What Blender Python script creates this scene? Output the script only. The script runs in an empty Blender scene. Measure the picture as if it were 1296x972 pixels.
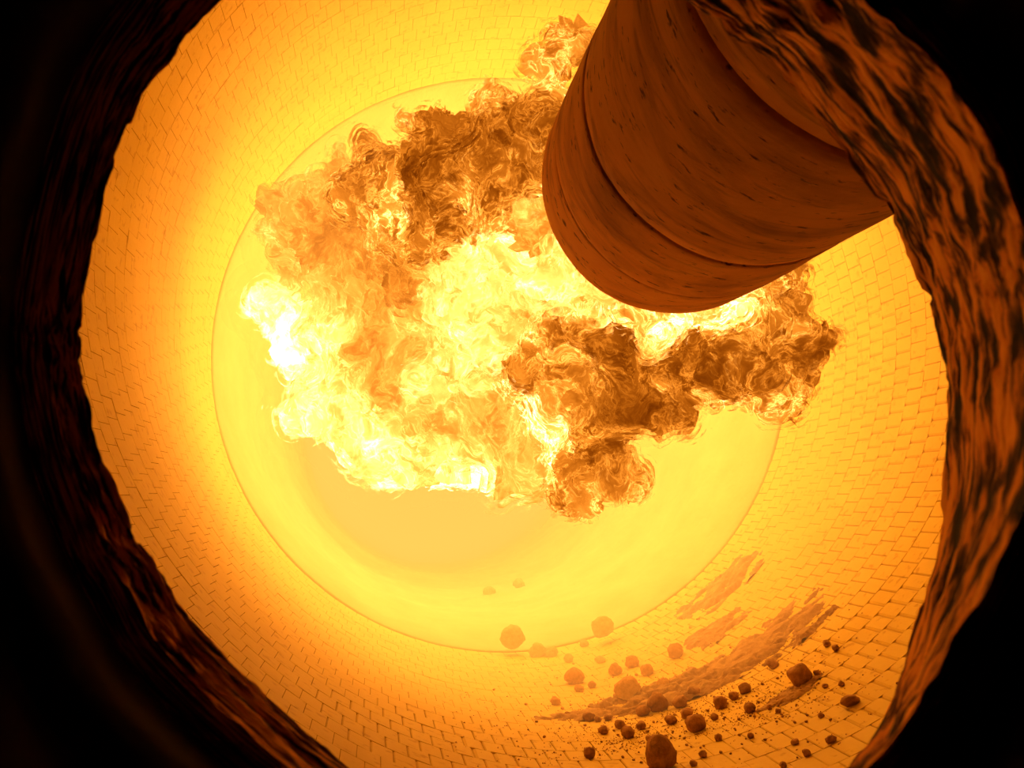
import bpy, bmesh, math, random
import numpy as np
from mathutils import Vector, Matrix, noise as mnoise

random.seed(7); rng = np.random.default_rng(7)
scene = bpy.context.scene
C = scene.collection

# ------------------------------------------------------------------ camera
F = 1300.0                       # focal length in pixels of the 1296 x 972 frame
VP = (478.5, 627.7)              # where the kiln axis (+Y) vanishes
PITCH = math.atan((VP[1] - 486) / F)
YAW = math.atan((648 - VP[0]) / F * math.cos(PITCH))
CAM = Vector((-1.106, 0.0, -1.197))
FWD = Vector((math.sin(YAW) * math.cos(PITCH), math.cos(YAW) * math.cos(PITCH), math.sin(PITCH)))
RGT = Vector((math.cos(YAW), -math.sin(YAW), 0))
UPV = RGT.cross(FWD)
cam_data = bpy.data.cameras.new('camera')
cam = bpy.data.objects.new('camera', cam_data); C.objects.link(cam)
cam.matrix_world = Matrix(((RGT.x, UPV.x, -FWD.x, CAM.x), (RGT.y, UPV.y, -FWD.y, CAM.y),
                           (RGT.z, UPV.z, -FWD.z, CAM.z), (0, 0, 0, 1)))
cam_data.sensor_width = 36.0
cam_data.lens = 36.0 * F / 1296.0
cam_data.clip_start = 0.02
cam_data.dof.use_dof = True
cam_data.dof.focus_distance = 5.5
cam_data.dof.aperture_fstop = cam_data.lens / 1000 / 0.0026
scene.camera = cam

# ------------------------------------------------------------------ world, exposure
w = bpy.data.worlds.new('dark_surroundings'); scene.world = w
w.use_nodes = True
w.node_tree.nodes['Background'].inputs[0].default_value = (0.02, 0.008, 0.003, 1)
w.node_tree.nodes['Background'].inputs[1].default_value = 0.012
scene.view_settings.view_transform = 'Standard'
scene.view_settings.look = 'None'
scene.view_settings.exposure = 0.0
scene.view_settings.gamma = 1.0
scene.view_settings.use_curve_mapping = False
scene.cycles.max_bounces = 7
scene.cycles.diffuse_bounces = 6
scene.cycles.transparent_max_bounces = 48
scene.cycles.sample_clamp_indirect = 12.0

# ------------------------------------------------------------------ dimensions (metres)
R = 2.5                          # brick face radius of the kiln, axis along Y
Y_WALL = 0.80                    # hood wall, kiln side
Y_BRICK0, Y_COAT, Y_END = 3.9, 8.725, 34.0
PIPE_R, PIPE_TIP = 0.514, 3.78

def ray(px, py):
    return (FWD + RGT * ((px - 648) / F) - UPV * ((py - 486) / F))
def at(px, py, Y):               # the point of a sight line at distance Y down the kiln
    d = ray(px, py); return CAM + d * (Y / d.y)
def wall_at(px, py, rad=R):      # the point where a sight line meets the round wall
    d = ray(px, py)
    a = d.x**2 + d.z**2; b = 2 * (CAM.x * d.x + CAM.z * d.z); c = CAM.x**2 + CAM.z**2 - rad**2
    t = (-b + math.sqrt(b * b - 4 * a * c)) / (2 * a)
    return CAM + d * t
def project(p):
    v = Vector(p) - CAM; z = v.dot(FWD)
    return 648 + F * v.dot(RGT) / z, 486 - F * v.dot(UPV) / z, z

# ------------------------------------------------------------------ helpers
def props(o, label=None, cat=None, group=None, kind=None):
    if label: o['label'] = label
    if cat: o['category'] = cat
    if group: o['group'] = group
    if kind: o['kind'] = kind
    return o
def link(name, me, mat=None, parent=None, smooth=False):
    o = bpy.data.objects.new(name, me); C.objects.link(o)
    if mat and not me.materials: me.materials.append(mat)
    if parent: o.parent = parent
    if smooth and len(me.polygons):
        me.polygons.foreach_set('use_smooth', [True] * len(me.polygons))
    return o
def mesh(name, verts, faces):
    me = bpy.data.meshes.new(name); me.from_pydata([tuple(v) for v in verts], [], faces); me.update(); return me
def empty(name, loc):
    o = bpy.data.objects.new(name, None); o.location = loc; o.empty_display_size = 0.2; C.objects.link(o); return o
def grid_faces(nu, nv, wrap_u):
    f = []
    for j in range(nv - 1):
        for i in range(nu if wrap_u else nu - 1):
            a = j * nu + i; b = j * nu + (i + 1) % nu
            f.append((a, b, b + nu, a + nu))
    return f
def lathe(profile, n, wob=None, a0=0.0, a1=2 * math.pi):   # profile of (radius, Y) around the Y axis
    full = abs(a1 - a0 - 2 * math.pi) < 1e-6
    nu = n if full else n + 1
    vs = []
    for r, y in profile:
        for i in range(nu):
            a = a0 + (a1 - a0) * i / n
            rr = r + (wob(a, y, r) if wob else 0)
            vs.append((rr * math.sin(a), y, -rr * math.cos(a)))     # angle 0 = straight down
    return vs, grid_faces(nu, len(profile), full)

# ------------------------------------------------------------------ materials
class NT:
    def __init__(s, name):
        s.m = bpy.data.materials.new(name); s.m.use_nodes = True
        s.t = s.m.node_tree; s.t.nodes.clear(); s.out = s.n('ShaderNodeOutputMaterial')
    def n(s, kind, **kw):
        nd = s.t.nodes.new(kind)
        for k, v in kw.items(): setattr(nd, k, v)
        return nd
    def l(s, a, b): s.t.links.new(a, b)
    def val(s, sock, v):
        if hasattr(v, 'links'): s.l(v, sock)
        else: sock.default_value = v
    def math(s, op, a, b=0.0, c=0.0, clamp=False):
        nd = s.n('ShaderNodeMath', operation=op, use_clamp=clamp)
        for i, v in enumerate((a, b, c)): s.val(nd.inputs[i], v)
        return nd.outputs[0]
    def noise(s, vec, scale, detail=4, rough=0.5, dist=0.0, typ='FBM', lac=2.0):
        nd = s.n('ShaderNodeTexNoise', noise_type=typ)
        if typ == 'FBM': nd.normalize = True
        s.l(vec, nd.inputs['Vector'])
        for k, v in (('Scale', scale), ('Detail', detail), ('Roughness', rough), ('Lacunarity', lac), ('Distortion', dist)):
            s.val(nd.inputs[k], v)
        return nd.outputs['Fac']
    def ramp(s, fac, stops):
        nd = s.n('ShaderNodeValToRGB'); s.l(fac, nd.inputs[0])
        e = nd.color_ramp.elements
        while len(e) < len(stops): e.new(0.5)
        for i, (p, c) in enumerate(stops):
            e[i].position = p; e[i].color = (*c, 1) if len(c) == 3 else c
        return nd.outputs[0]
    def coord(s, scale=(1, 1, 1), which='Object'):
        tc = s.n('ShaderNodeTexCoord'); mp = s.n('ShaderNodeMapping')
        mp.inputs['Scale'].default_value = scale
        s.l(tc.outputs[which], mp.inputs[0]); return mp.outputs[0]
    def world(s, scale=(1, 1, 1)):
        g = s.n('ShaderNodeNewGeometry'); mp = s.n('ShaderNodeMapping')
        mp.inputs['Scale'].default_value = scale
        s.l(g.outputs['Position'], mp.inputs[0]); return mp.outputs[0]
    def diffuse(s, col, rough=0.8, bump=None, bstr=0.3, bdist=0.01, spec=0.3):
        p = s.n('ShaderNodeBsdfPrincipled')
        s.val(p.inputs['Base Color'], col if hasattr(col, 'links') else (*col, 1))
        s.val(p.inputs['Roughness'], rough); p.inputs['Specular IOR Level'].default_value = spec
        if bump is not None:
            b = s.n('ShaderNodeBump'); b.inputs['Strength'].default_value = bstr
            b.inputs['Distance'].default_value = bdist
            s.l(bump, b.inputs['Height']); s.l(b.outputs[0], p.inputs['Normal'])
        s.l(p.outputs[0], s.out.inputs[0]); return s.m

def mat_brick():
    t = NT('refractory_brick')
    v = t.world()
    n1 = t.noise(v, 1.3, 4, 0.55)
    n2 = t.noise(v, 30, 4, 0.6)
    pit = t.noise(v, 17, 2, 0.5)
    base = t.ramp(n1, [(0.25, (0.57, 0.40, 0.045)), (0.75, (0.65, 0.47, 0.06))])
    spots = t.ramp(pit, [(0.60, (1, 1, 1)), (0.72, (0.80, 0.74, 0.66))])
    mx = t.n('ShaderNodeMix', data_type='RGBA', blend_type='MULTIPLY'); mx.inputs[0].default_value = 1
    t.l(base, mx.inputs[6]); t.l(spots, mx.inputs[7])
    return t.diffuse(mx.outputs[2], 0.85, n2, 0.25, 0.01, 0.15)
def mat_mortar():
    t = NT('mortar_joint'); return t.diffuse((0.46, 0.31, 0.04), 0.95, spec=0.05)
def mat_coating():
    t = NT('clinker_coating')
    v = t.world((1, 0.6, 1))
    n = t.noise(v, 2.2, 6, 0.6)
    return t.diffuse(t.ramp(n, [(0.3, (0.54, 0.375, 0.10)), (0.7, (0.62, 0.44, 0.13))]), 0.9, t.noise(v, 8, 5, 0.6), 0.4, 0.04, 0.1)
def mat_hood():
    t = NT('hood_castable')
    n = t.noise(t.world(), 3, 5, 0.6)
    return t.diffuse(t.ramp(n, [(0.3, (0.16, 0.10, 0.04)), (0.7, (0.22, 0.14, 0.06))]), 0.9)
def mat_pipe():
    t = NT('scorched_castable')
    tc = t.world((1.0, 2.2, 1.0))                      # streaks run around the pipe
    n1 = t.noise(tc, 1.6, 6, 0.6, 0.6)
    n2 = t.noise(t.world((1.2, 6.0, 1.2)), 2.6, 6, 0.62, 0.8)
    sp = t.noise(t.world((1.0, 2.2, 1.0)), 16, 3, 0.6)
    c1 = t.ramp(n1, [(0.32, (0.48, 0.21, 0.03)), (0.50, (0.86, 0.42, 0.06)), (0.68, (0.96, 0.54, 0.09))])
    c2 = t.ramp(n2, [(0.32, (0.62, 0.56, 0.52)), (0.46, (1, 1, 1))])
    c3 = t.ramp(sp, [(0.31, (0.22, 0.17, 0.15)), (0.38, (1, 1, 1))])
    m1 = t.n('ShaderNodeMix', data_type='RGBA', blend_type='MULTIPLY'); m1.inputs[0].default_value = 1
    m2 = t.n('ShaderNodeMix', data_type='RGBA', blend_type='MULTIPLY'); m2.inputs[0].default_value = 1
    t.l(c1, m1.inputs[6]); t.l(c2, m1.inputs[7]); t.l(m1.outputs[2], m2.inputs[6]); t.l(c3, m2.inputs[7])
    return t.diffuse(m2.outputs[2], 0.8, t.noise(t.world(), 25, 5, 0.6), 0.25, 0.01, 0.2)
def mat_sleeve():
    t = NT('layered_refractory')
    uv = t.coord((1, 1, 1), 'UV')
    mp = t.n('ShaderNodeMapping'); mp.inputs['Scale'].default_value = (12.0, 85, 1); t.l(uv, mp.inputs[0])
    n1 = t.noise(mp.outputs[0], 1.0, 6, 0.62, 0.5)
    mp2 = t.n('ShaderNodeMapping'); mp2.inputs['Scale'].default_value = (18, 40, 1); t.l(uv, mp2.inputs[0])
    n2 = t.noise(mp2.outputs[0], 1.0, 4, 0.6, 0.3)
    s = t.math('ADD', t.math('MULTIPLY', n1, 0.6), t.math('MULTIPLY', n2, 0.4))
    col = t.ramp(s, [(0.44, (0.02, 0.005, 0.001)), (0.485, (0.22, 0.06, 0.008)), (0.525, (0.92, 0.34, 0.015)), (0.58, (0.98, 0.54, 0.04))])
    m = t.diffuse(col, 0.8, s, 1.0, 0.02, 0.05)          # castable; amber gloss added on the ridges to lift its brightness
    p = [n for n in t.t.nodes if n.type == 'BSDF_PRINCIPLED'][0]
    g = t.n('ShaderNodeBsdfGlossy'); g.inputs['Color'].default_value = (1.0, 0.42, 0.04, 1); g.inputs['Roughness'].default_value = 0.5
    t.l(p.inputs['Normal'].links[0].from_socket, g.inputs['Normal'])
    mx = t.n('ShaderNodeMixShader')
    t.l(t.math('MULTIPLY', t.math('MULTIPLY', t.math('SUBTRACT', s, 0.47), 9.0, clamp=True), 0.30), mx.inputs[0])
    t.l(p.outputs[0], mx.inputs[1]); t.l(g.outputs[0], mx.inputs[2]); t.l(mx.outputs[0], t.out.inputs[0])
    return m
def mat_steel():
    t = NT('blackened_steel')
    n = t.noise(t.world(), 14, 5, 0.6)
    return t.diffuse(t.ramp(n, [(0.3, (0.020, 0.014, 0.010)), (0.7, (0.05, 0.038, 0.03))]), 0.7, n, 0.3, 0.01, 0.3)
def mat_clinker(glow=None):
    t = NT('clinker')
    v = t.world()
    n = t.noise(v, 22, 5, 0.65)
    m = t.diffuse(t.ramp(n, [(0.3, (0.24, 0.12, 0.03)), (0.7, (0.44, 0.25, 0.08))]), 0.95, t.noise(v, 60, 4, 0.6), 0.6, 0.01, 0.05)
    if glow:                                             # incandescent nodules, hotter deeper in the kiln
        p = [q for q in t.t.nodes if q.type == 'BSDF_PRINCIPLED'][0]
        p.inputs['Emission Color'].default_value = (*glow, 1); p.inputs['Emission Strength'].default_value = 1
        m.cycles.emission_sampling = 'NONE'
    return m
def mat_dust():
    t = NT('clinker_dust')
    v = t.world()
    n = t.noise(v, 9, 6, 0.7)
    return t.diffuse(t.ramp(n, [(0.3, (0.30, 0.17, 0.05)), (0.7, (0.50, 0.33, 0.10))]), 0.95, t.noise(v, 50, 4, 0.6), 0.5, 0.01, 0.05)
def mat_flame(name, amp=0.55, fil=0.25, scale=2.6, gain=1.0, line=0.3, wisp=5.0):
    # incandescent gas: point attribute burn = local temperature, wisp = 0 in the body .. 1 in the outermost shreds
    t = NT(name)
    a = t.n('ShaderNodeAttribute', attribute_name='burn')
    v = t.world()
    wn = t.n('ShaderNodeTexNoise'); t.l(v, wn.inputs['Vector'])
    wn.inputs['Scale'].default_value = scale * 1.1; wn.inputs['Detail'].default_value = 3
    sub = t.n('ShaderNodeVectorMath', operation='SUBTRACT'); t.l(wn.outputs['Color'], sub.inputs[0]); sub.inputs[1].default_value = (0.5, 0.5, 0.5)
    wv = t.n('ShaderNodeVectorMath', operation='MULTIPLY_ADD'); t.l(sub.outputs[0], wv.inputs[0]); wv.inputs[1].default_value = (0.55, 0.55, 0.55); t.l(v, wv.inputs[2])
    big = t.noise(wv.outputs[0], scale, 8, 0.62, 0.3)
    fine = t.noise(wv.outputs[0], scale * 3.4, 7, 0.62, 0.6)
    T = t.math('ADD', a.outputs['Fac'], t.math('MULTIPLY', t.math('SUBTRACT', big, 0.5), amp * 2))
    T = t.math('ADD', T, t.math('MULTIPLY', t.math('SUBTRACT', fine, 0.5), fil * 2))
    ridge = t.math('SUBTRACT', 1.0, t.math('ABSOLUTE', t.math('MULTIPLY_ADD', fine, 2.0, -1.0)))
    T = t.math('ADD', T, t.math('MULTIPLY', t.math('POWER', ridge, 14.0), t.math('MULTIPLY', big, line)))
    T = t.math('MINIMUM', t.math('MAXIMUM', T, 0.04), 1.15)
    cmb = t.n('ShaderNodeCombineColor')
    for i, (k, e) in enumerate(((0.16, 3.4), (0.026, 4.4), (0.00035, 7.4))):
        t.l(t.math('MULTIPLY', t.math('EXPONENT', t.math('MULTIPLY', T, e)), k * gain), cmb.inputs[i])
    em = t.n('ShaderNodeEmission'); t.l(cmb.outputs[0], em.inputs[0]); em.inputs[1].default_value = 1.0
    ws = t.n('ShaderNodeAttribute', attribute_name='wisp')
    cut = t.noise(wv.outputs[0], wisp, 5, 0.6, 0.2)
    al = t.math('MULTIPLY', t.math('SUBTRACT', cut, t.math('MULTIPLY_ADD', ws.outputs['Fac'], 0.34, 0.36)), 7.0, clamp=True)
    al = t.math('MAXIMUM', al, t.math('LESS_THAN', ws.outputs['Fac'], 0.01))
    tr = t.n('ShaderNodeBsdfTransparent'); mx = t.n('ShaderNodeMixShader')
    t.l(al, mx.inputs[0]); t.l(tr.outputs[0], mx.inputs[1]); t.l(em.outputs[0], mx.inputs[2])
    t.l(mx.outputs[0], t.out.inputs[0])
    t.m.cycles.emission_sampling = 'NONE'      # the flame is so large that bounces find it
    return t.m
def mat_haze(HAZE_DENS, HAZE_COL):
    t = NT('hot_dust_gas')
    ab = t.n('ShaderNodeVolumeAbsorption'); ab.inputs['Color'].default_value = (0, 0, 0, 1); ab.inputs['Density'].default_value = HAZE_DENS
    em = t.n('ShaderNodeEmission'); em.inputs[0].default_value = (*HAZE_COL, 1); em.inputs[1].default_value = HAZE_DENS
    ad = t.n('ShaderNodeAddShader'); t.l(ab.outputs[0], ad.inputs[0]); t.l(em.outputs[0], ad.inputs[1])
    t.l(ad.outputs[0], t.out.inputs['Volume']); return t.m

M_BRICK, M_MORTAR, M_COAT, M_HOOD = mat_brick(), mat_mortar(), mat_coating(), mat_hood()
M_PIPE, M_SLEEVE, M_STEEL = mat_pipe(), mat_sleeve(), mat_steel()
M_HOT, M_WARM = mat_clinker((0.62, 0.19, 0.012)), mat_clinker((0.28, 0.07, 0.003))
M_CLINK, M_DUST, M_HAZE = mat_clinker(), mat_dust(), mat_haze(0.11, (2.2, 0.77, 0.11))

# ================================================================== kiln shell
vs, fs = lathe([(R + 0.009, Y_BRICK0 - 0.05), (R + 0.009, Y_COAT + 0.05)], 192)
wall_kiln = link('wall_kiln', mesh('wall_kiln', vs, fs), M_MORTAR, smooth=True)
props(wall_kiln, 'glowing round brick lining of the rotary kiln, courses ringing the mouth', 'kiln lining', kind='structure')

# --- bricks: shared wedge mesh, hot face towards the axis
N_RING, B_LEN = 148, 0.198
B_ANG = 2 * math.pi / N_RING
HALF_T, HALF_Y = R * B_ANG / 2 - 0.0007, B_LEN / 2 - 0.0009
def brick_geo(dt=0.0, cham=0.011):
    # local frame: x tangential, y along the kiln, z from the face towards the axis (0 = hot face)
    ct, cy = cham, 0.0018
    ht, hy = HALF_T - dt, HALF_Y
    bt = ht + 0.0004; dep = 0.0015 + cham * 0.5
    v = [(-ht + ct, -hy + cy, 0), (ht - ct, -hy + cy, 0), (ht - ct, hy - cy, 0), (-ht + ct, hy - cy, 0),
         (-ht, -hy, -dep), (ht, -hy, -dep), (ht, hy, -dep), (-ht, hy, -dep),
         (-bt, -hy, -0.03), (bt, -hy, -0.03), (bt, hy, -0.03), (-bt, hy, -0.03)]
    f = [(0, 1, 2, 3)]
    for k in range(4):
        n = (k + 1) % 4
        f.append((k, k + 4, n + 4, n)); f.append((k + 4, k + 8, n + 8, n + 4))
    return v, f
kinds = [brick_geo(0, 0.0015), brick_geo(0.0012, 0.005), brick_geo(0.0034, 0.011), brick_geo(0.0, 0.0010)]
brick_me = []
for i, (v, f) in enumerate(kinds):
    me = mesh('brick', v, f); me.materials.append(M_BRICK); brick_me.append(me)
spots = []
n_rings = int((Y_COAT - Y_BRICK0) / B_LEN) + 1
for j in range(n_rings):
    y = Y_COAT - (j + 0.5) * B_LEN
    off = (0.36 * j + random.uniform(-0.05, 0.05)) * B_ANG
    for i in range(N_RING):
        a = off + i * B_ANG
        dr = random.gauss(0, 0.0007) + 0.003 * mnoise.noise(Vector((math.sin(a) * 2, y, math.cos(a) * 2)))
        worn = 0.6 * mnoise.noise(Vector((math.sin(a) * 1.7 + 9, y * 0.9, math.cos(a) * 1.7))) + 0.55 * math.cos(a - 1.15) - 0.15
        k = 2 if worn > 0.42 else (1 if worn > 0.2 else random.choice((0, 3)))
        spots.append((a, y, dr, k))
def brick_matrix(a, y, dr):
    r = R + dr
    zin = Vector((-math.sin(a), 0, math.cos(a)))            # towards the axis
    ty = Vector((0, 1, 0)); tx = ty.cross(zin)
    p = Vector((r * math.sin(a), y, -r * math.cos(a)))
    return Matrix(((tx.x, ty.x, zin.x, p.x), (tx.y, ty.y, zin.y, p.y), (tx.z, ty.z, zin.z, p.z), (0, 0, 0, 1)))
def in_view(px, py):
    if not (100 < px < 1190 and 5 < py < 965): return False
    dx, dy = px - 640, py - 480
    if dx * dx + dy * dy > 530**2: return False
    if py < 420 and px > 660 + max(0, (220 - py)) * -0.1 and not (px > 1050 and py > 300): return False    # behind the burner pipe
    return True
scored = []
for s in spots:
    px, py, z = project((R * math.sin(s[0]), s[1], -R * math.cos(s[0])))
    if in_view(px, py):
        v = Vector((R * math.sin(s[0]), s[1], -R * math.cos(s[0]))) - CAM
        nrm = Vector((-math.sin(s[0]), 0, math.cos(s[0])))
        scored.append((abs(v.normalized().dot(nrm)) / z**2, s))
scored.sort(key=lambda q: -q[0])
singles = set(id(q[1]) for q in scored[:300])
jv, jf = [], []
for s in spots:
    mw = brick_matrix(*s[:3])
    if id(s) in singles:
        o = link('brick', brick_me[s[3]], None, wall_kiln); o.matrix_local = mw
    else:
        v, f = kinds[s[3]]; b = len(jv)
        jv += [tuple(mw @ Vector(p)) for p in v]; jf += [tuple(b + i for i in q) for q in f]
o = link('brick_courses', mesh('brick_courses', jv, jf), M_BRICK, wall_kiln)
props(o, kind='stuff')

# --- coated burning zone behind the bricks
def coat_wob(a, y, r):
    p = Vector((math.sin(a) * 1.6, y * 0.5, math.cos(a) * 1.6))
    lip = 0.02 * mnoise.noise(Vector((math.sin(a) * 5, y * 3, math.cos(a) * 5)))
    return 0.05 * mnoise.fractal(p, 1.0, 2.0, 4) + lip
prof = [(R + 0.06, Y_COAT + 0.03), (R - 0.005, Y_COAT), (R - 0.018, Y_COAT + 0.03), (R - 0.022, Y_COAT + 0.12)]
y = Y_COAT + 0.25
while y < 20: prof.append((R - 0.03 - 0.05 * min(1, (y - 8.9) / 2) * math.sin((y - 8.7) * 1.1) ** 2, y)); y += 0.15
prof += [(R - 0.08, 24), (R - 0.08, Y_END)]
vs, fs = lathe(prof, 256, lambda a, y, r: coat_wob(a, y, r) * min(1, max(0.12, (y - Y_COAT) * 2)))
o = link('wall_coated', mesh('wall_coated', vs, fs), M_COAT, smooth=True)
props(o, 'smooth glowing clinker coating lining the deep burning zone of the kiln', 'kiln lining', kind='structure')
vs, fs = lathe([(R + 0.1, Y_END - 0.2), (1.2, Y_END), (0.02, Y_END + 0.1)], 64)
props(link('wall_far', mesh('wall_far', vs, fs), M_COAT, smooth=True), 'hazy far end of the kiln beyond the flame', 'wall', kind='structure')
# --- hood between the kiln mouth and the front wall
vs, fs = lathe([(R + 0.05, Y_BRICK0 - 0.02), (R + 0.25, Y_BRICK0 - 0.05), (R + 0.25, Y_WALL)], 96)
props(link('wall_hood', mesh('wall_hood', vs, fs), M_HOOD, smooth=True), 'castable lined kiln hood around the burner pipe', 'wall', kind='structure')

# ================================================================== inspection port
far_px = [(600,-110),(740,-68),(860,0),(925,42),(985,92),(1060,180),(1125,277),(1165,352),(1190,430),(1196,520),(1191,640),
          (1165,780),(1118,912),(1060,990),(950,1060),(780,1110),(600,1070),(445,974),(330,872),(240,782),(200,715),(165,662),
          (125,570),(106,480),(100,430),(105,380),(125,270),(170,140),(225,62),(285,0),(380,-60),(490,-100)]
near_px = [(640,-250),(800,-195),(975,-110),(1048,-50),(1115,10),(1192,90),(1252,180),(1288,270),(1308,350),(1318,450),(1310,590),
           (1262,725),(1180,862),(1105,965),(980,1050),(780,1120),(585,1098),(412,1005),(290,908),(196,815),(150,735),(118,675),
           (82,580),(62,485),(56,430),(60,375),(82,258),(126,118),(185,22),(245,-55),(370,-150),(500,-215)]
def closed_curve(pts, n):
    pts = [Vector(p) for p in pts]; m = len(pts); out = []
    for i in range(n):
        t = i * m / n; k = int(t); u = t - k
        p0, p1, p2, p3 = (pts[(k + q) % m] for q in (-1, 0, 1, 2))
        out.append(0.5 * ((2 * p1) + (p2 - p0) * u + (2 * p0 - 5 * p1 + 4 * p2 - p3) * u * u + (3 * p1 - p0 - 3 * p2 + p3) * u**3))
    return out
NP = 512
Y_NEAR = 0.66
far_w = closed_curve([at(x, y, Y_WALL) for x, y in far_px], NP)
def near_y(x, y):                 # skew added so the right side catches firelight and the left stays dark
    u = ((x - 640) * 0.92 + (y - 480) * 0.33) / 620
    return Y_NEAR - (0.25 if u > 0 else 0.13) * max(-1, min(1, u))
near_w = closed_curve([at(x, y, near_y(x, y)) for x, y in near_px], NP)
pc = sum(far_w, Vector()) / NP
port = empty('inspection_port', (pc.x, Y_NEAR, pc.z - 0.36))
props(port, 'round refractory inspection port framing the view into the kiln', 'inspection port')
def loft(loops, parent, name, mat, rough=0.0, uvscale=1.0, chips=0.0):
    vs = []; nl = len(loops)
    for j, lp in enumerate(loops):
        for i, p in enumerate(lp):
            out = (p - Vector((pc.x, p.y, pc.z))).normalized()
            d = 0.0
            if rough:
                a = i / NP * 2 * math.pi; q = Vector((math.cos(a) * 6, j / nl * 9, math.sin(a) * 6))
                d = rough * mnoise.fractal(q, 0.9, 2.1, 4)
                if j in (0, 1) and chips:
                    d += chips * max(0, mnoise.noise(Vector((math.cos(a) * 11, 3, math.sin(a) * 11))) - 0.25) * 2
            vs.append(p + out * d - parent.location)
    me = mesh(name, vs, grid_faces(NP, nl, True))
    uvl = me.uv_layers.new(name='UVMap')
    for poly in me.polygons:
        for li in poly.loop_indices:
            vi = me.loops[li].vertex_index; j, i = divmod(vi, NP)
            u = i / NP
            if poly.index % NP == NP - 1 and i == 0: u = 1.0
            uvl.data[li].uv = (u * 2.2 * uvscale, j / (nl - 1) * 0.2)
    return link(name, me, mat, parent, smooth=True)
NS = 22
loft([[a.lerp(b, (j / (NS - 1)) ** 1.15) for a, b in zip(far_w, near_w)] for j in range(NS)], port, 'sleeve', M_SLEEVE, 0.0055, 1.0, 0.012)
def grow(lp, s, dy, add=0.0):
    out = []
    for p in lp:
        q = p - Vector((pc.x, p.y, pc.z)); L = q.length
        q = q * ((L * s + add) / L)
        out.append(Vector((pc.x + q.x, p.y + dy, pc.z + q.z)))
    return out
# rounded lip, then a stepped steel frame on the viewer's side
n0 = near_w
lip = [n0, grow(n0, 1, -0.006, 0.004), grow(n0, 1, -0.008, 0.012), grow(n0, 1, -0.008, 0.022)]
loft(lip, port, 'sleeve_lip', M_SLEEVE, 0.001)
fr = [grow(n0, 1, -0.006, 0.020), grow(n0, 1, -0.05, 0.022), grow(n0, 1, -0.075, 0.030), grow(n0, 1, -0.078, 0.06)]
loft(fr, port, 'frame_ring', M_STEEL, 0.001)
fr = [grow(n0, 1, -0.076, 0.055), grow(n0, 1, -0.16, 0.06), grow(n0, 1, -0.165, 0.075)]
loft(fr, port, 'door_collar', M_STEEL, 0.0)
# hood wall: inner face on the kiln side, steel face on the viewer's side
def plate(lp, y, rad, name, mat, label):
    outer = []
    for p in lp:
        d = Vector((p.x - pc.x, 0, p.z - pc.z)).normalized()
        b = 2 * (pc.x * d.x + pc.z * d.z); c = pc.x**2 + pc.z**2 - rad**2
        t = (-b + math.sqrt(b * b - 4 * c)) / 2
        outer.append(Vector((pc.x + d.x * t, y, pc.z + d.z * t)))
    vs = [Vector((p.x, y if k == 0 else p.y, p.z)) for k in (1,) for p in lp] + outer
    o = link(name, mesh(name, vs, grid_faces(NP, 2, True)), mat)
    props(o, label, 'wall', kind='structure'); return o
plate(grow(far_w, 1, 0, 0.006), Y_WALL, R + 0.3, 'wall_front', M_HOOD, 'castable hood wall around the inspection port on the kiln side')
plate(grow(n0, 1, -0.16, 0.07), Y_NEAR - 0.16, R + 0.3, 'wall_outer', M_STEEL, 'dark steel face of the kiln hood around the inspection port')

# ================================================================== burner pipe
burner = empty('burner_pipe', (0, PIPE_TIP, 0))
props(burner, 'thick scorched burner pipe entering the kiln from the upper right', 'burner pipe')
def pipe_wob(a, y, r):
    return 0.004 * mnoise.fractal(Vector((math.sin(a) * 1.5, y * 2, math.cos(a) * 1.5)), 1, 2, 4) + \
           0.0012 * mnoise.noise(Vector((math.sin(a) * 9, y * 16, math.cos(a) * 9)))
def pipe_part(name, prof, mat=M_PIPE, n=160, wob=pipe_wob):
    vs, fs = lathe(prof, n, wob)
    vs = [(v[0], v[1] - PIPE_TIP, v[2]) for v in vs]
    return link(name, mesh(name, vs, fs), mat, burner, smooth=True)
def section(y0, y1, r0, r1, g0=0.007, g1=0.007):
    k = 14
    p = [(r0 - 0.03, y0 + 0.001), (r0 - g0, y0 + 0.001), (r0 - g0 * 0.25, y0 + 0.003), (r0, y0 + 0.007)]
    for i in range(1, k): p.append((r0 + (r1 - r0) * i / k, y0 + 0.007 + (y1 - y0 - 0.014) * i / k))
    p += [(r1, y1 - 0.007), (r1 - g1 * 0.25, y1 - 0.003), (r1 - g1, y1 - 0.001), (r1 - 0.03, y1 - 0.001)]
    return p
pipe_part('casing_section', section(2.905, 3.40, PIPE_R + 0.002, PIPE_R + 0.001, 0.009, 0.004))
pipe_part('casing_section', section(1.975, 2.897, PIPE_R, PIPE_R, 0.010, 0.009))
pipe_part('casing_section', section(0.83, 1.965, PIPE_R - 0.006, PIPE_R - 0.006))
pipe_part('tip_section', section(3.40, 3.755, PIPE_R + 0.001, PIPE_R - 0.006, 0.004, 0.012)[:-2] +
          [(PIPE_R - 0.014, 3.772), (PIPE_R - 0.03, PIPE_TIP), (PIPE_R - 0.10, PIPE_TIP), (PIPE_R - 0.115, PIPE_TIP - 0.02), (PIPE_R - 0.12, PIPE_TIP - 0.35)])
pipe_part('nozzle', [(0.40, 3.45), (0.30, 3.46), (0.295, 3.70), (0.27, 3.70), (0.26, 3.46), (0.16, 3.46), (0.155, 3.72), (0.12, 3.72), (0.11, 3.4), (0.01, 3.4)], M_STEEL, 64, None)

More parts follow.
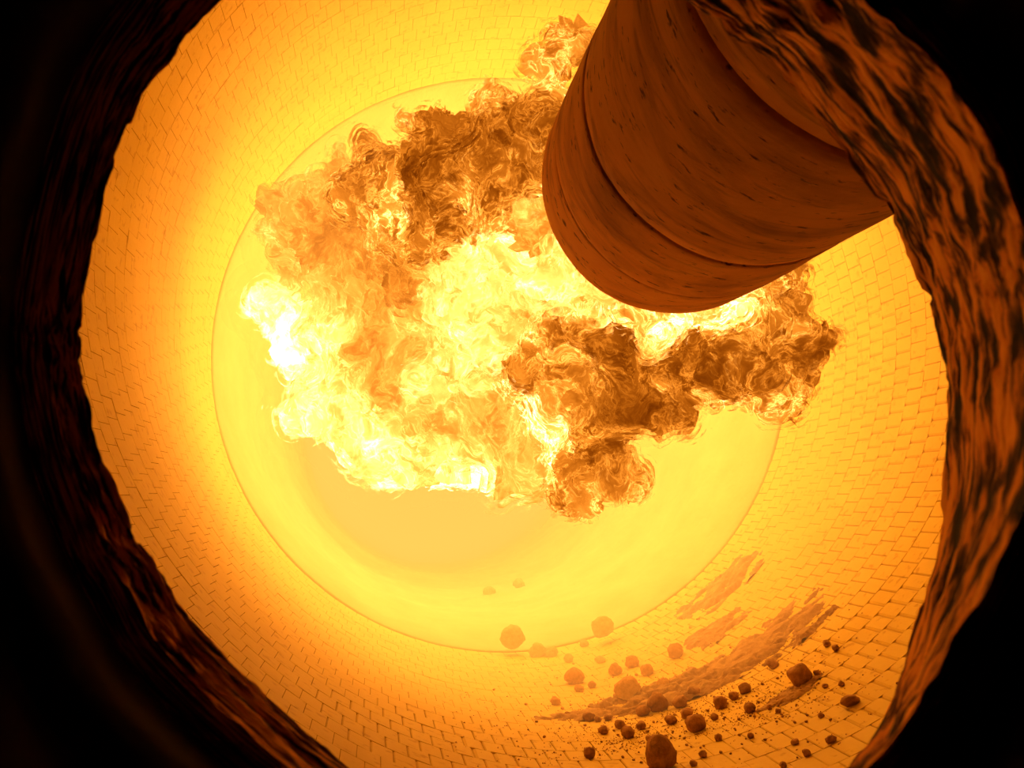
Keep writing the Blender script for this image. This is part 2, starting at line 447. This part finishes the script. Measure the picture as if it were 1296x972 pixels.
# ================================================================== flame
flame = empty('burner_flame', (0, PIPE_TIP + 0.4, 0))
props(flame, 'billowing yellow and orange burner flame filling the kiln', 'flame')
M_FLAME = mat_flame('burning_gas', 0.50, 0.22, 2.0, 1.0, 0.35, 4.0)
M_PLUME = mat_flame('burning_coal_cloud', 0.70, 0.34, 2.4, 1.0, 0.75, 5.0)
L_DARK = [(-0.045, 0.0), (-0.015, 0.15), (0.012, 0.4), (0.04, 0.65), (0.07, 0.95)]
L_SOFT = [(-0.07, 0.0), (-0.02, 0.2), (0.03, 0.5), (0.08, 0.85), (0.14, 1.05)]
def cloud(name, blobs, mat, voxel, disp, layers):
    bm = bmesh.new(); cs = []
    for (px, py, Y, rpx, heat, *sq) in blobs:
        c = at(px, py, Y); r = rpx * Y / F
        m = Matrix.Translation(c) @ Matrix.Diagonal((r, r * (sq[0] if sq else 1.0), r, 1))
        bmesh.ops.create_icosphere(bm, subdivisions=3, radius=1.0, matrix=m)
        cs.append((c.x, c.y, c.z, r, heat))
    me = bpy.data.meshes.new(name); bm.to_mesh(me); bm.free()
    o = bpy.data.objects.new(name, me); C.objects.link(o)
    rm = o.modifiers.new('r', 'REMESH'); rm.mode = 'VOXEL'; rm.voxel_size = voxel
    for i, (typ, size, depth, strength, mid) in enumerate(disp):
        tx = bpy.data.textures.new(name + str(i), typ); tx.noise_scale = size
        if typ == 'CLOUDS': tx.noise_depth = depth
        d = o.modifiers.new('d%d' % i, 'DISPLACE'); d.texture = tx; d.texture_coords = 'GLOBAL'
        d.strength = strength; d.mid_level = mid
    sm = o.modifiers.new('s', 'SMOOTH'); sm.factor = 0.5; sm.iterations = 4
    dg = bpy.context.evaluated_depsgraph_get()
    nm = bpy.data.meshes.new_from_object(o.evaluated_get(dg))
    bpy.data.objects.remove(o)
    nv = len(nm.vertices); co = np.empty(nv * 3, np.float32); nm.vertices.foreach_get('co', co); co = co.reshape(-1, 3)
    wsum = np.full(nv, 1e-9); hsum = np.zeros(nv)
    for x, y, z, r, h in cs:
        d2 = ((co - np.array([x, y, z])) ** 2).sum(1) / (r * r)
        wt = np.exp(-1.6 * d2); wsum += wt; hsum += wt * h
    # body plus a few loose outer layers that the material tears into shreds
    nrm = np.empty(nv * 3, np.float32); nm.vertex_normals.foreach_get('vector', nrm); nrm = nrm.reshape(-1, 3)
    nl = len(nm.loops); li = np.empty(nl, np.int32); nm.loops.foreach_get('vertex_index', li); li = li.reshape(-1, 4).astype(np.int64)
    heat = hsum / wsum; co = co - np.array(flame.location)
    V = np.concatenate([co + nrm * o for o, _ in layers]); Fq = np.concatenate([li + k * nv for k in range(len(layers))])
    out = bpy.data.meshes.new(name)
    out.vertices.add(len(V)); out.vertices.foreach_set('co', V.astype(np.float32).ravel())
    out.loops.add(Fq.size); out.loops.foreach_set('vertex_index', Fq.astype(np.int32).ravel())
    out.polygons.add(len(Fq)); out.polygons.foreach_set('loop_start', np.arange(0, Fq.size, 4, dtype=np.int32))
    out.update(calc_edges=True)
    out.attributes.new('burn', 'FLOAT', 'POINT').data.foreach_set('value', np.tile(heat, len(layers)).astype(np.float32))
    out.attributes.new('wisp', 'FLOAT', 'POINT').data.foreach_set('value', np.repeat([w_ for _, w_ in layers], nv).astype(np.float32))
    bpy.data.meshes.remove(nm)
    return link(name, out, mat, flame, smooth=True)
D_BIG = [('VORONOI', 0.34, 0, -0.22, 0.35), ('CLOUDS', 0.30, 3, 0.22, 0.5), ('CLOUDS', 0.09, 3, 0.06, 0.5)]
D_SOFT = [('CLOUDS', 0.6, 2, 0.45, 0.5), ('VORONOI', 0.3, 0, -0.18, 0.35), ('CLOUDS', 0.14, 3, 0.08, 0.5)]
# (pixel x, pixel y, distance, radius in px, heat)
upper = [(560,250,5.5,50,.22),(625,255,5.3,56,.36),(650,205,5.2,78,.27),(595,225,5.4,66,.28),(552,160,5.6,48,.36),(690,150,5.0,50,.20),(625,140,5.4,42,.38),(535,225,5.6,40,.24),
         (480,240,6.0,52,.36),(470,195,6.1,34,.38),(706,84,4.9,38,.34),(700,118,4.9,36,.46),(600,275,5.6,52,.36),(720,200,4.7,60,.2),
         (510,280,6.0,58,.36),(500,215,5.9,44,.34),(545,300,5.8,46,.34),(735,58,4.9,26,.36)]
lower = [(800,440,4.9,66,.28),(860,425,4.7,55,.20),(930,420,4.6,58,.26),(985,395,4.6,56,.20),(1028,452,4.6,42,.20),(1040,420,4.6,34,.24),(960,430,4.5,50,.22),(1005,365,4.6,40,.26),
         (965,470,4.7,36,.30),(760,400,4.9,58,.48),(700,440,5.2,52,.54),(800,505,5.1,60,.34),(845,535,5.1,38,.32),(760,545,5.3,50,.38),
         (722,590,5.5,45,.46),(780,600,5.4,45,.44),(740,640,5.6,30,.48),(990,515,4.8,26,.40),(925,500,4.9,38,.40),(690,500,5.6,60,.48),
         (880,470,4.8,56,.26),(905,445,4.6,54,.2),(950,395,4.5,46,.22),(1000,480,4.7,38,.26),(975,510,4.8,34,.36),(700,480,5.4,56,.52),(650,450,5.6,40,.58),(820,395,4.4,60,.62),(905,385,4.3,50,.72),(745,455,5.3,60,.46)]
core = [(690,290,4.9,62,.60),(640,330,5.5,62,.84),(600,370,5.8,70,.80),(640,410,5.6,60,.84),(560,330,6.0,60,.55),(520,335,6.2,56,.42),
        (730,350,4.6,60,.75),(780,340,4.2,60,.7)]
body = [(440,290,7.0,62,.46),(395,270,7.2,52,.52),(375,310,7.3,48,.60),(362,395,7.6,44,.98),(372,440,7.6,48,1.05),(430,420,7.2,70,.86),
        (480,400,7.0,76,.66),(420,490,7.4,60,.90),(480,540,7.2,68,.86),(540,470,6.8,84,.68),(560,400,6.6,80,.62),(610,520,6.6,78,.72),
        (560,550,6.9,58,.84),(660,570,6.4,66,.66),(640,470,6.3,76,.70),(450,340,7.0,64,.56),(500,300,6.8,60,.42),(430,215,7.2,36,.62),
        (700,540,6.2,60,.6),(470,570,7.4,40,.8)]
deep = [(560,420,9.0,130,.95),(600,330,8.6,150,.95),(700,330,8.0,150,.95),(780,420,7.6,140,.8),(470,440,9.4,85,1.0),(800,300,7.0,150,.9),
        (640,500,9.0,100,.9),(625,470,10.0,150,1.05),(600,495,11.5,125,1.05),(585,512,13.0,110,1.05),(578,515,15.0,80,1.05),(568,522,17.0,62,1.05)]
cloud('dark_coal_plume', upper, M_PLUME, 0.016, D_BIG, L_DARK)
cloud('dark_coal_plume', lower, M_PLUME, 0.016, D_BIG, L_DARK)
cloud('flame_core', core, M_FLAME, 0.020, D_BIG, L_SOFT)
cloud('flame_body', body, M_FLAME, 0.022, D_SOFT, L_SOFT)
cloud('flame_depth', deep, mat_flame('white_hot_gas', 0.4, 0.1, 2.0, 1.6), 0.045, D_SOFT, L_SOFT)

# ================================================================== clinker on the kiln floor
def lump_mesh(seed, sub=3, rough=0.24):
    bm = bmesh.new(); bmesh.ops.create_icosphere(bm, subdivisions=sub, radius=1.0)
    o = Vector((seed * 7.3, seed * 3.1, seed * 1.7))
    for v in bm.verts:
        d = 1 + rough * mnoise.fractal(v.co * 1.1 + o, 0.9, 2.0, 3) + 0.07 * mnoise.noise(v.co * 4 + o)
        v.co *= d
    me = bpy.data.meshes.new('clinker_lump'); bm.to_mesh(me); bm.free()
    me.materials.append(M_CLINK); me.polygons.foreach_set('use_smooth', [True] * len(me.polygons)); return me
lumps = [lump_mesh(k + 1) for k in range(8)]
crumbs = [lump_mesh(k + 20, 1, 0.4) for k in range(5)]
def put(name, me, px, py, rpx, squash=0.85, stretch=1.0, sink=0.25):
    p = wall_at(px, py); rad = R - 0.07 if p.y > Y_COAT else R
    p = wall_at(px, py, rad); z = (p - CAM).dot(FWD); r = rpx * z / F
    a = math.atan2(p.x, -p.z); inn = Vector((-math.sin(a), 0, math.cos(a)))
    p = wall_at(px, py + rpx * 0.45, rad)
    o = bpy.data.objects.new(name, me); C.objects.link(o)
    o.location = p + inn * (r * squash * (1 - sink))
    o.rotation_euler = (random.uniform(-0.25, 0.25), -a + random.uniform(-0.2, 0.2), random.uniform(0, 6.28))
    o.scale = (r * stretch, r, r * squash)
    if p.y > 6.3:
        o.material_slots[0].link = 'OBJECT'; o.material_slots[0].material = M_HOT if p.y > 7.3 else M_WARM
    return o
named = [(1018,857,15,'large dark clinker lump lying alone on bare bricks near the port','the lone large lump',.95),
         (1078,886,12,'flat dark clinker lump nearest the lower right port edge','the flat lump',.55),
         (839,962,19,'largest dark clinker lump, cut by the bottom edge of the view','the largest lump',1.2),
         (882,918,13,'big dark clinker lump up and right of the largest lump','the big middle lump',.9),
         (796,877,17,'big rounded clinker lump at the centre of the bed','the big bed-centre lump',.9),
         (834,893,12,'rounded clinker lump just right of the big bed-centre lump','the right-of-centre lump',1.0),
         (746,956,7,'small upright clinker lump lying alone at the lower left of the bed','the lone upright lump',1.15),
         (649,811,15,'hazy pale clinker lump at the left end of the far lumps','the leftmost hazy lump',.9),
         (767,796,14,'large hazy pale clinker lump on the coating edge, highest in the bed','the highest hazy lump',.9),
         (728,859,12,'hazy clinker lump left of and above the big bed-centre lump','the left-of-centre lump',.9),
         (980,840,8,'oval clinker lump at the foot of the dust streak','the oval lump',.6),
         (703,889,6,'small clinker lump farthest left on the near bricks','the leftmost near lump',.9),
         (858,826,10,'hazy round clinker lump at the top middle of the bed','the hazy top-middle lump',.9),
         (681,826,10,'hazy clinker lump just right of the leftmost hazy lump','the second hazy lump',.9)]
for i, (x, y, r, lab, short, sq) in enumerate(named):
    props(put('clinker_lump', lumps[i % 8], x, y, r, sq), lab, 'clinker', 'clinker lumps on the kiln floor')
mids = [(764,926,6.5),(785,919,6.5),(795,929,9),(812,920,6),(815,901,9),(745,908,8),(757,911,4.5),(770,909,5),(718,904,3.5),(871,904,8),
        (910,935,5),(914,891,9),(951,898,7),(945,872,8),(1007,939,5.5),(1053,936,7),(1022,954,5.5),(890,956,5.5),(951,932,4.5),(733,872,6),
        (698,827,8),(802,839,9),(1059,820,4.5),(1048,815,5),(1036,853,5),(878,967,5),(992,969,4.5),(620,750,8),(658,740,7),(1066,866,4),
        (1045,868,4),(930,882,6),(850,912,8),(862,890,10),(842,870,9),(880,878,8),(780,850,8),(760,835,7),(820,850,8),(750,868,5),(905,908,5),
        (822,935,5),(975,896,3.5),(986,900,4),(1040,906,4),(720,835,6),(740,815,6)]
WAYS = ['right of', 'below and right of', 'below', 'below and left of', 'left of', 'above and left of', 'above', 'above and right of']
RANK = ['', 'second ', 'third ', 'fourth ', 'fifth ', 'sixth ']
info = []
for x, y, r in mids:                     # each nodule told by its bearing from the nearest big lump
    k = min(range(len(named)), key=lambda q: math.hypot(named[q][0] - x, named[q][1] - y))
    w_ = round(math.atan2(y - named[k][1], x - named[k][0]) / (math.pi / 4)) % 8
    info.append((k, w_, math.hypot(named[k][0] - x, named[k][1] - y)))
for i, (x, y, r) in enumerate(mids):
    k, w_, d = info[i]
    rank = sum(1 for q in info if q[:2] == (k, w_) and q[2] < d)
    size = 'tiny' if r < 4.6 else 'small' if r < 7 else 'medium'
    look = 'hazy pale' if y < 845 else 'dark'
    lab = '%s %s clinker nodule, %snearest %s %s' % (size, look, RANK[rank], WAYS[w_], named[k][4])
    g = 'far hazy clinker nodules' if y < 845 else 'clinker nodules on the bricks' if x > 930 else 'clinker nodules in the near bed'
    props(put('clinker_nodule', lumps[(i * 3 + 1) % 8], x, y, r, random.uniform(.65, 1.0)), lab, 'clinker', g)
n = 0
while n < 130:
    x = random.gauss(880, 110); y = random.gauss(905, 45)
    if not (620 < x < 1150 and 780 < y < 968) or y > 1560 - 0.62 * x + 40 or (x > 1060 and y > 900): continue
    props(put('clinker_crumb', crumbs[n % 5], x, y, random.uniform(1.1, 2.6), 0.8), 'pebble-sized clinker crumb scattered on the kiln floor', 'clinker', 'clinker crumbs'); n += 1
# fine grit and dust drifts lying on the bricks
gv, gf = [], []
for k in range(2600):
    t = rng.random()
    x = rng.normal(870, 95); y = 1000 - 0.20 * (x - 700) - abs(rng.normal(0, 55)) - 30
    if rng.random() < 0.25: x = rng.normal(780, 190); y = rng.normal(900, 50)
    if not (560 < x < 1120 and 760 < y < 985): continue
    p = wall_at(x, y); s = rng.uniform(0.002, 0.007)
    a = math.atan2(p.x, -p.z); inn = Vector((-math.sin(a), 0, math.cos(a))); tx = Vector((math.cos(a), 0, math.sin(a)))
    b = len(gv); q = rng.uniform(0.6, 1.2, 5)
    for d, m in ((tx, q[0]), (Vector((0, 1, 0)), q[1]), (-tx, q[2]), (Vector((0, -1, 0)), q[3])): gv.append(p + d * s * m)
    gv.append(p + inn * s * 1.1 * q[4])
    gf += [(b, b + 1, b + 4), (b + 1, b + 2, b + 4), (b + 2, b + 3, b + 4), (b + 3, b, b + 4)]
props(link('clinker_grit', mesh('clinker_grit', gv, gf), M_CLINK), 'fine dark clinker grit sprinkled over the kiln floor', 'grit', kind='stuff')

def drift(centre, length, width, tilt, height, seed, label):
    # a low heap with a ragged outline that follows the round wall; centre in pixels
    p = wall_at(*centre); a0 = math.atan2(p.x, -p.z); y0 = p.y
    nu, nv = 90, 50; vs = []; hs = []
    ca, sa = math.cos(tilt), math.sin(tilt)
    for j in range(nv):
        for i in range(nu):
            u = i / (nu - 1) * 2 - 1; v = j / (nv - 1) * 2 - 1
            s = u * length; t = v * width
            da = (s * ca - t * sa) / R; dy = s * sa + t * ca
            n_ = mnoise.fractal(Vector((s * 5.0 + seed * 5, t * 8.0, seed)), 0.7, 2.1, 6)
            h = height * (1.0 - u * u * 1.1 - v * v * 1.1 + 1.3 * n_ - 0.25)
            h = max(-0.012, min(h, height)) + 0.004 * mnoise.noise(Vector((s * 25, t * 25, seed)))
            hs.append(h); a = a0 + da; r = R - h - 0.003
            vs.append((r * math.sin(a), y0 + dy, -r * math.cos(a)))
    fs = [f for f in grid_faces(nu, nv, False) if max(hs[i] for i in f) > 0.0]
    me = mesh('dust_drift', vs, fs)
    bm = bmesh.new(); bm.from_mesh(me); bmesh.ops.delete(bm, geom=[v for v in bm.verts if not v.link_faces], context='VERTS'); bm.to_mesh(me); bm.free()
    o = link('dust_drift', me, M_DUST, smooth=True)
    return props(o, label, 'dust', 'dust drifts on the kiln floor', 'stuff')
drift((965,815), 0.55, 0.30, 0.15, 0.03, 1, 'broad tan dust drift climbing the right side of the kiln floor')
drift((1015,808), 0.30, 0.06, 0.05, 0.03, 2, 'thin dust streak running up to the right beside the broad drift')
drift((915,745), 0.40, 0.35, 0.2, 0.03, 3, 'hazy dust patch high on the right side, far in the kiln')
drift((890,870), 0.75, 0.16, 0.05, 0.04, 4, 'long dust drift along the crowded middle of the clinker bed')
drift((905,800), 0.30, 0.22, 0.3, 0.025, 6, 'small hazy dust patch between the far patch and the broad drift')
drift((1000,880), 0.22, 0.10, 0.0, 0.02, 8, 'thin dust smear on the bricks beside the lone large lump')
drift((760,905), 0.40, 0.12, 0.0, 0.02, 9, 'thin dust smear along the left side of the bed')
drift((830,880), 0.45, 0.25, 0.0, 0.05, 5, 'dust heap under the crowded near lumps of the bed')

# ================================================================== hot dusty gas
def gas(y0, mat, label, nose=0.0):
    rr = R + 0.015
    p = [(0.001, y0 - nose), (rr, y0), (rr, (y0 + Y_COAT) / 2)]
    if y0 < Y_COAT: p += [(rr, Y_COAT - 0.01), (R - 0.02, Y_COAT + 0.06), (rr, Y_COAT + 0.2)]
    else: p.pop()
    p += [(rr, 20), (rr, Y_END - 0.3), (0.001, Y_END - 0.3)]
    vs, fs = lathe(p, 96)
    me = mesh('hot_gas_haze', vs, fs)
    bm = bmesh.new(); bm.from_mesh(me); bmesh.ops.holes_fill(bm, edges=bm.edges); bmesh.ops.recalc_face_normals(bm, faces=bm.faces); bm.to_mesh(me); bm.free()
    props(link('hot_gas_haze', me, mat), label, 'haze', kind='stuff')
gas(5.7, M_HAZE, 'glowing dusty gas haze filling the kiln around the flame')
gas(18.0, mat_haze(0.30, (0.65, 0.14, 0.085)), 'thick salmon haze hiding the far end of the kiln', 3.0)
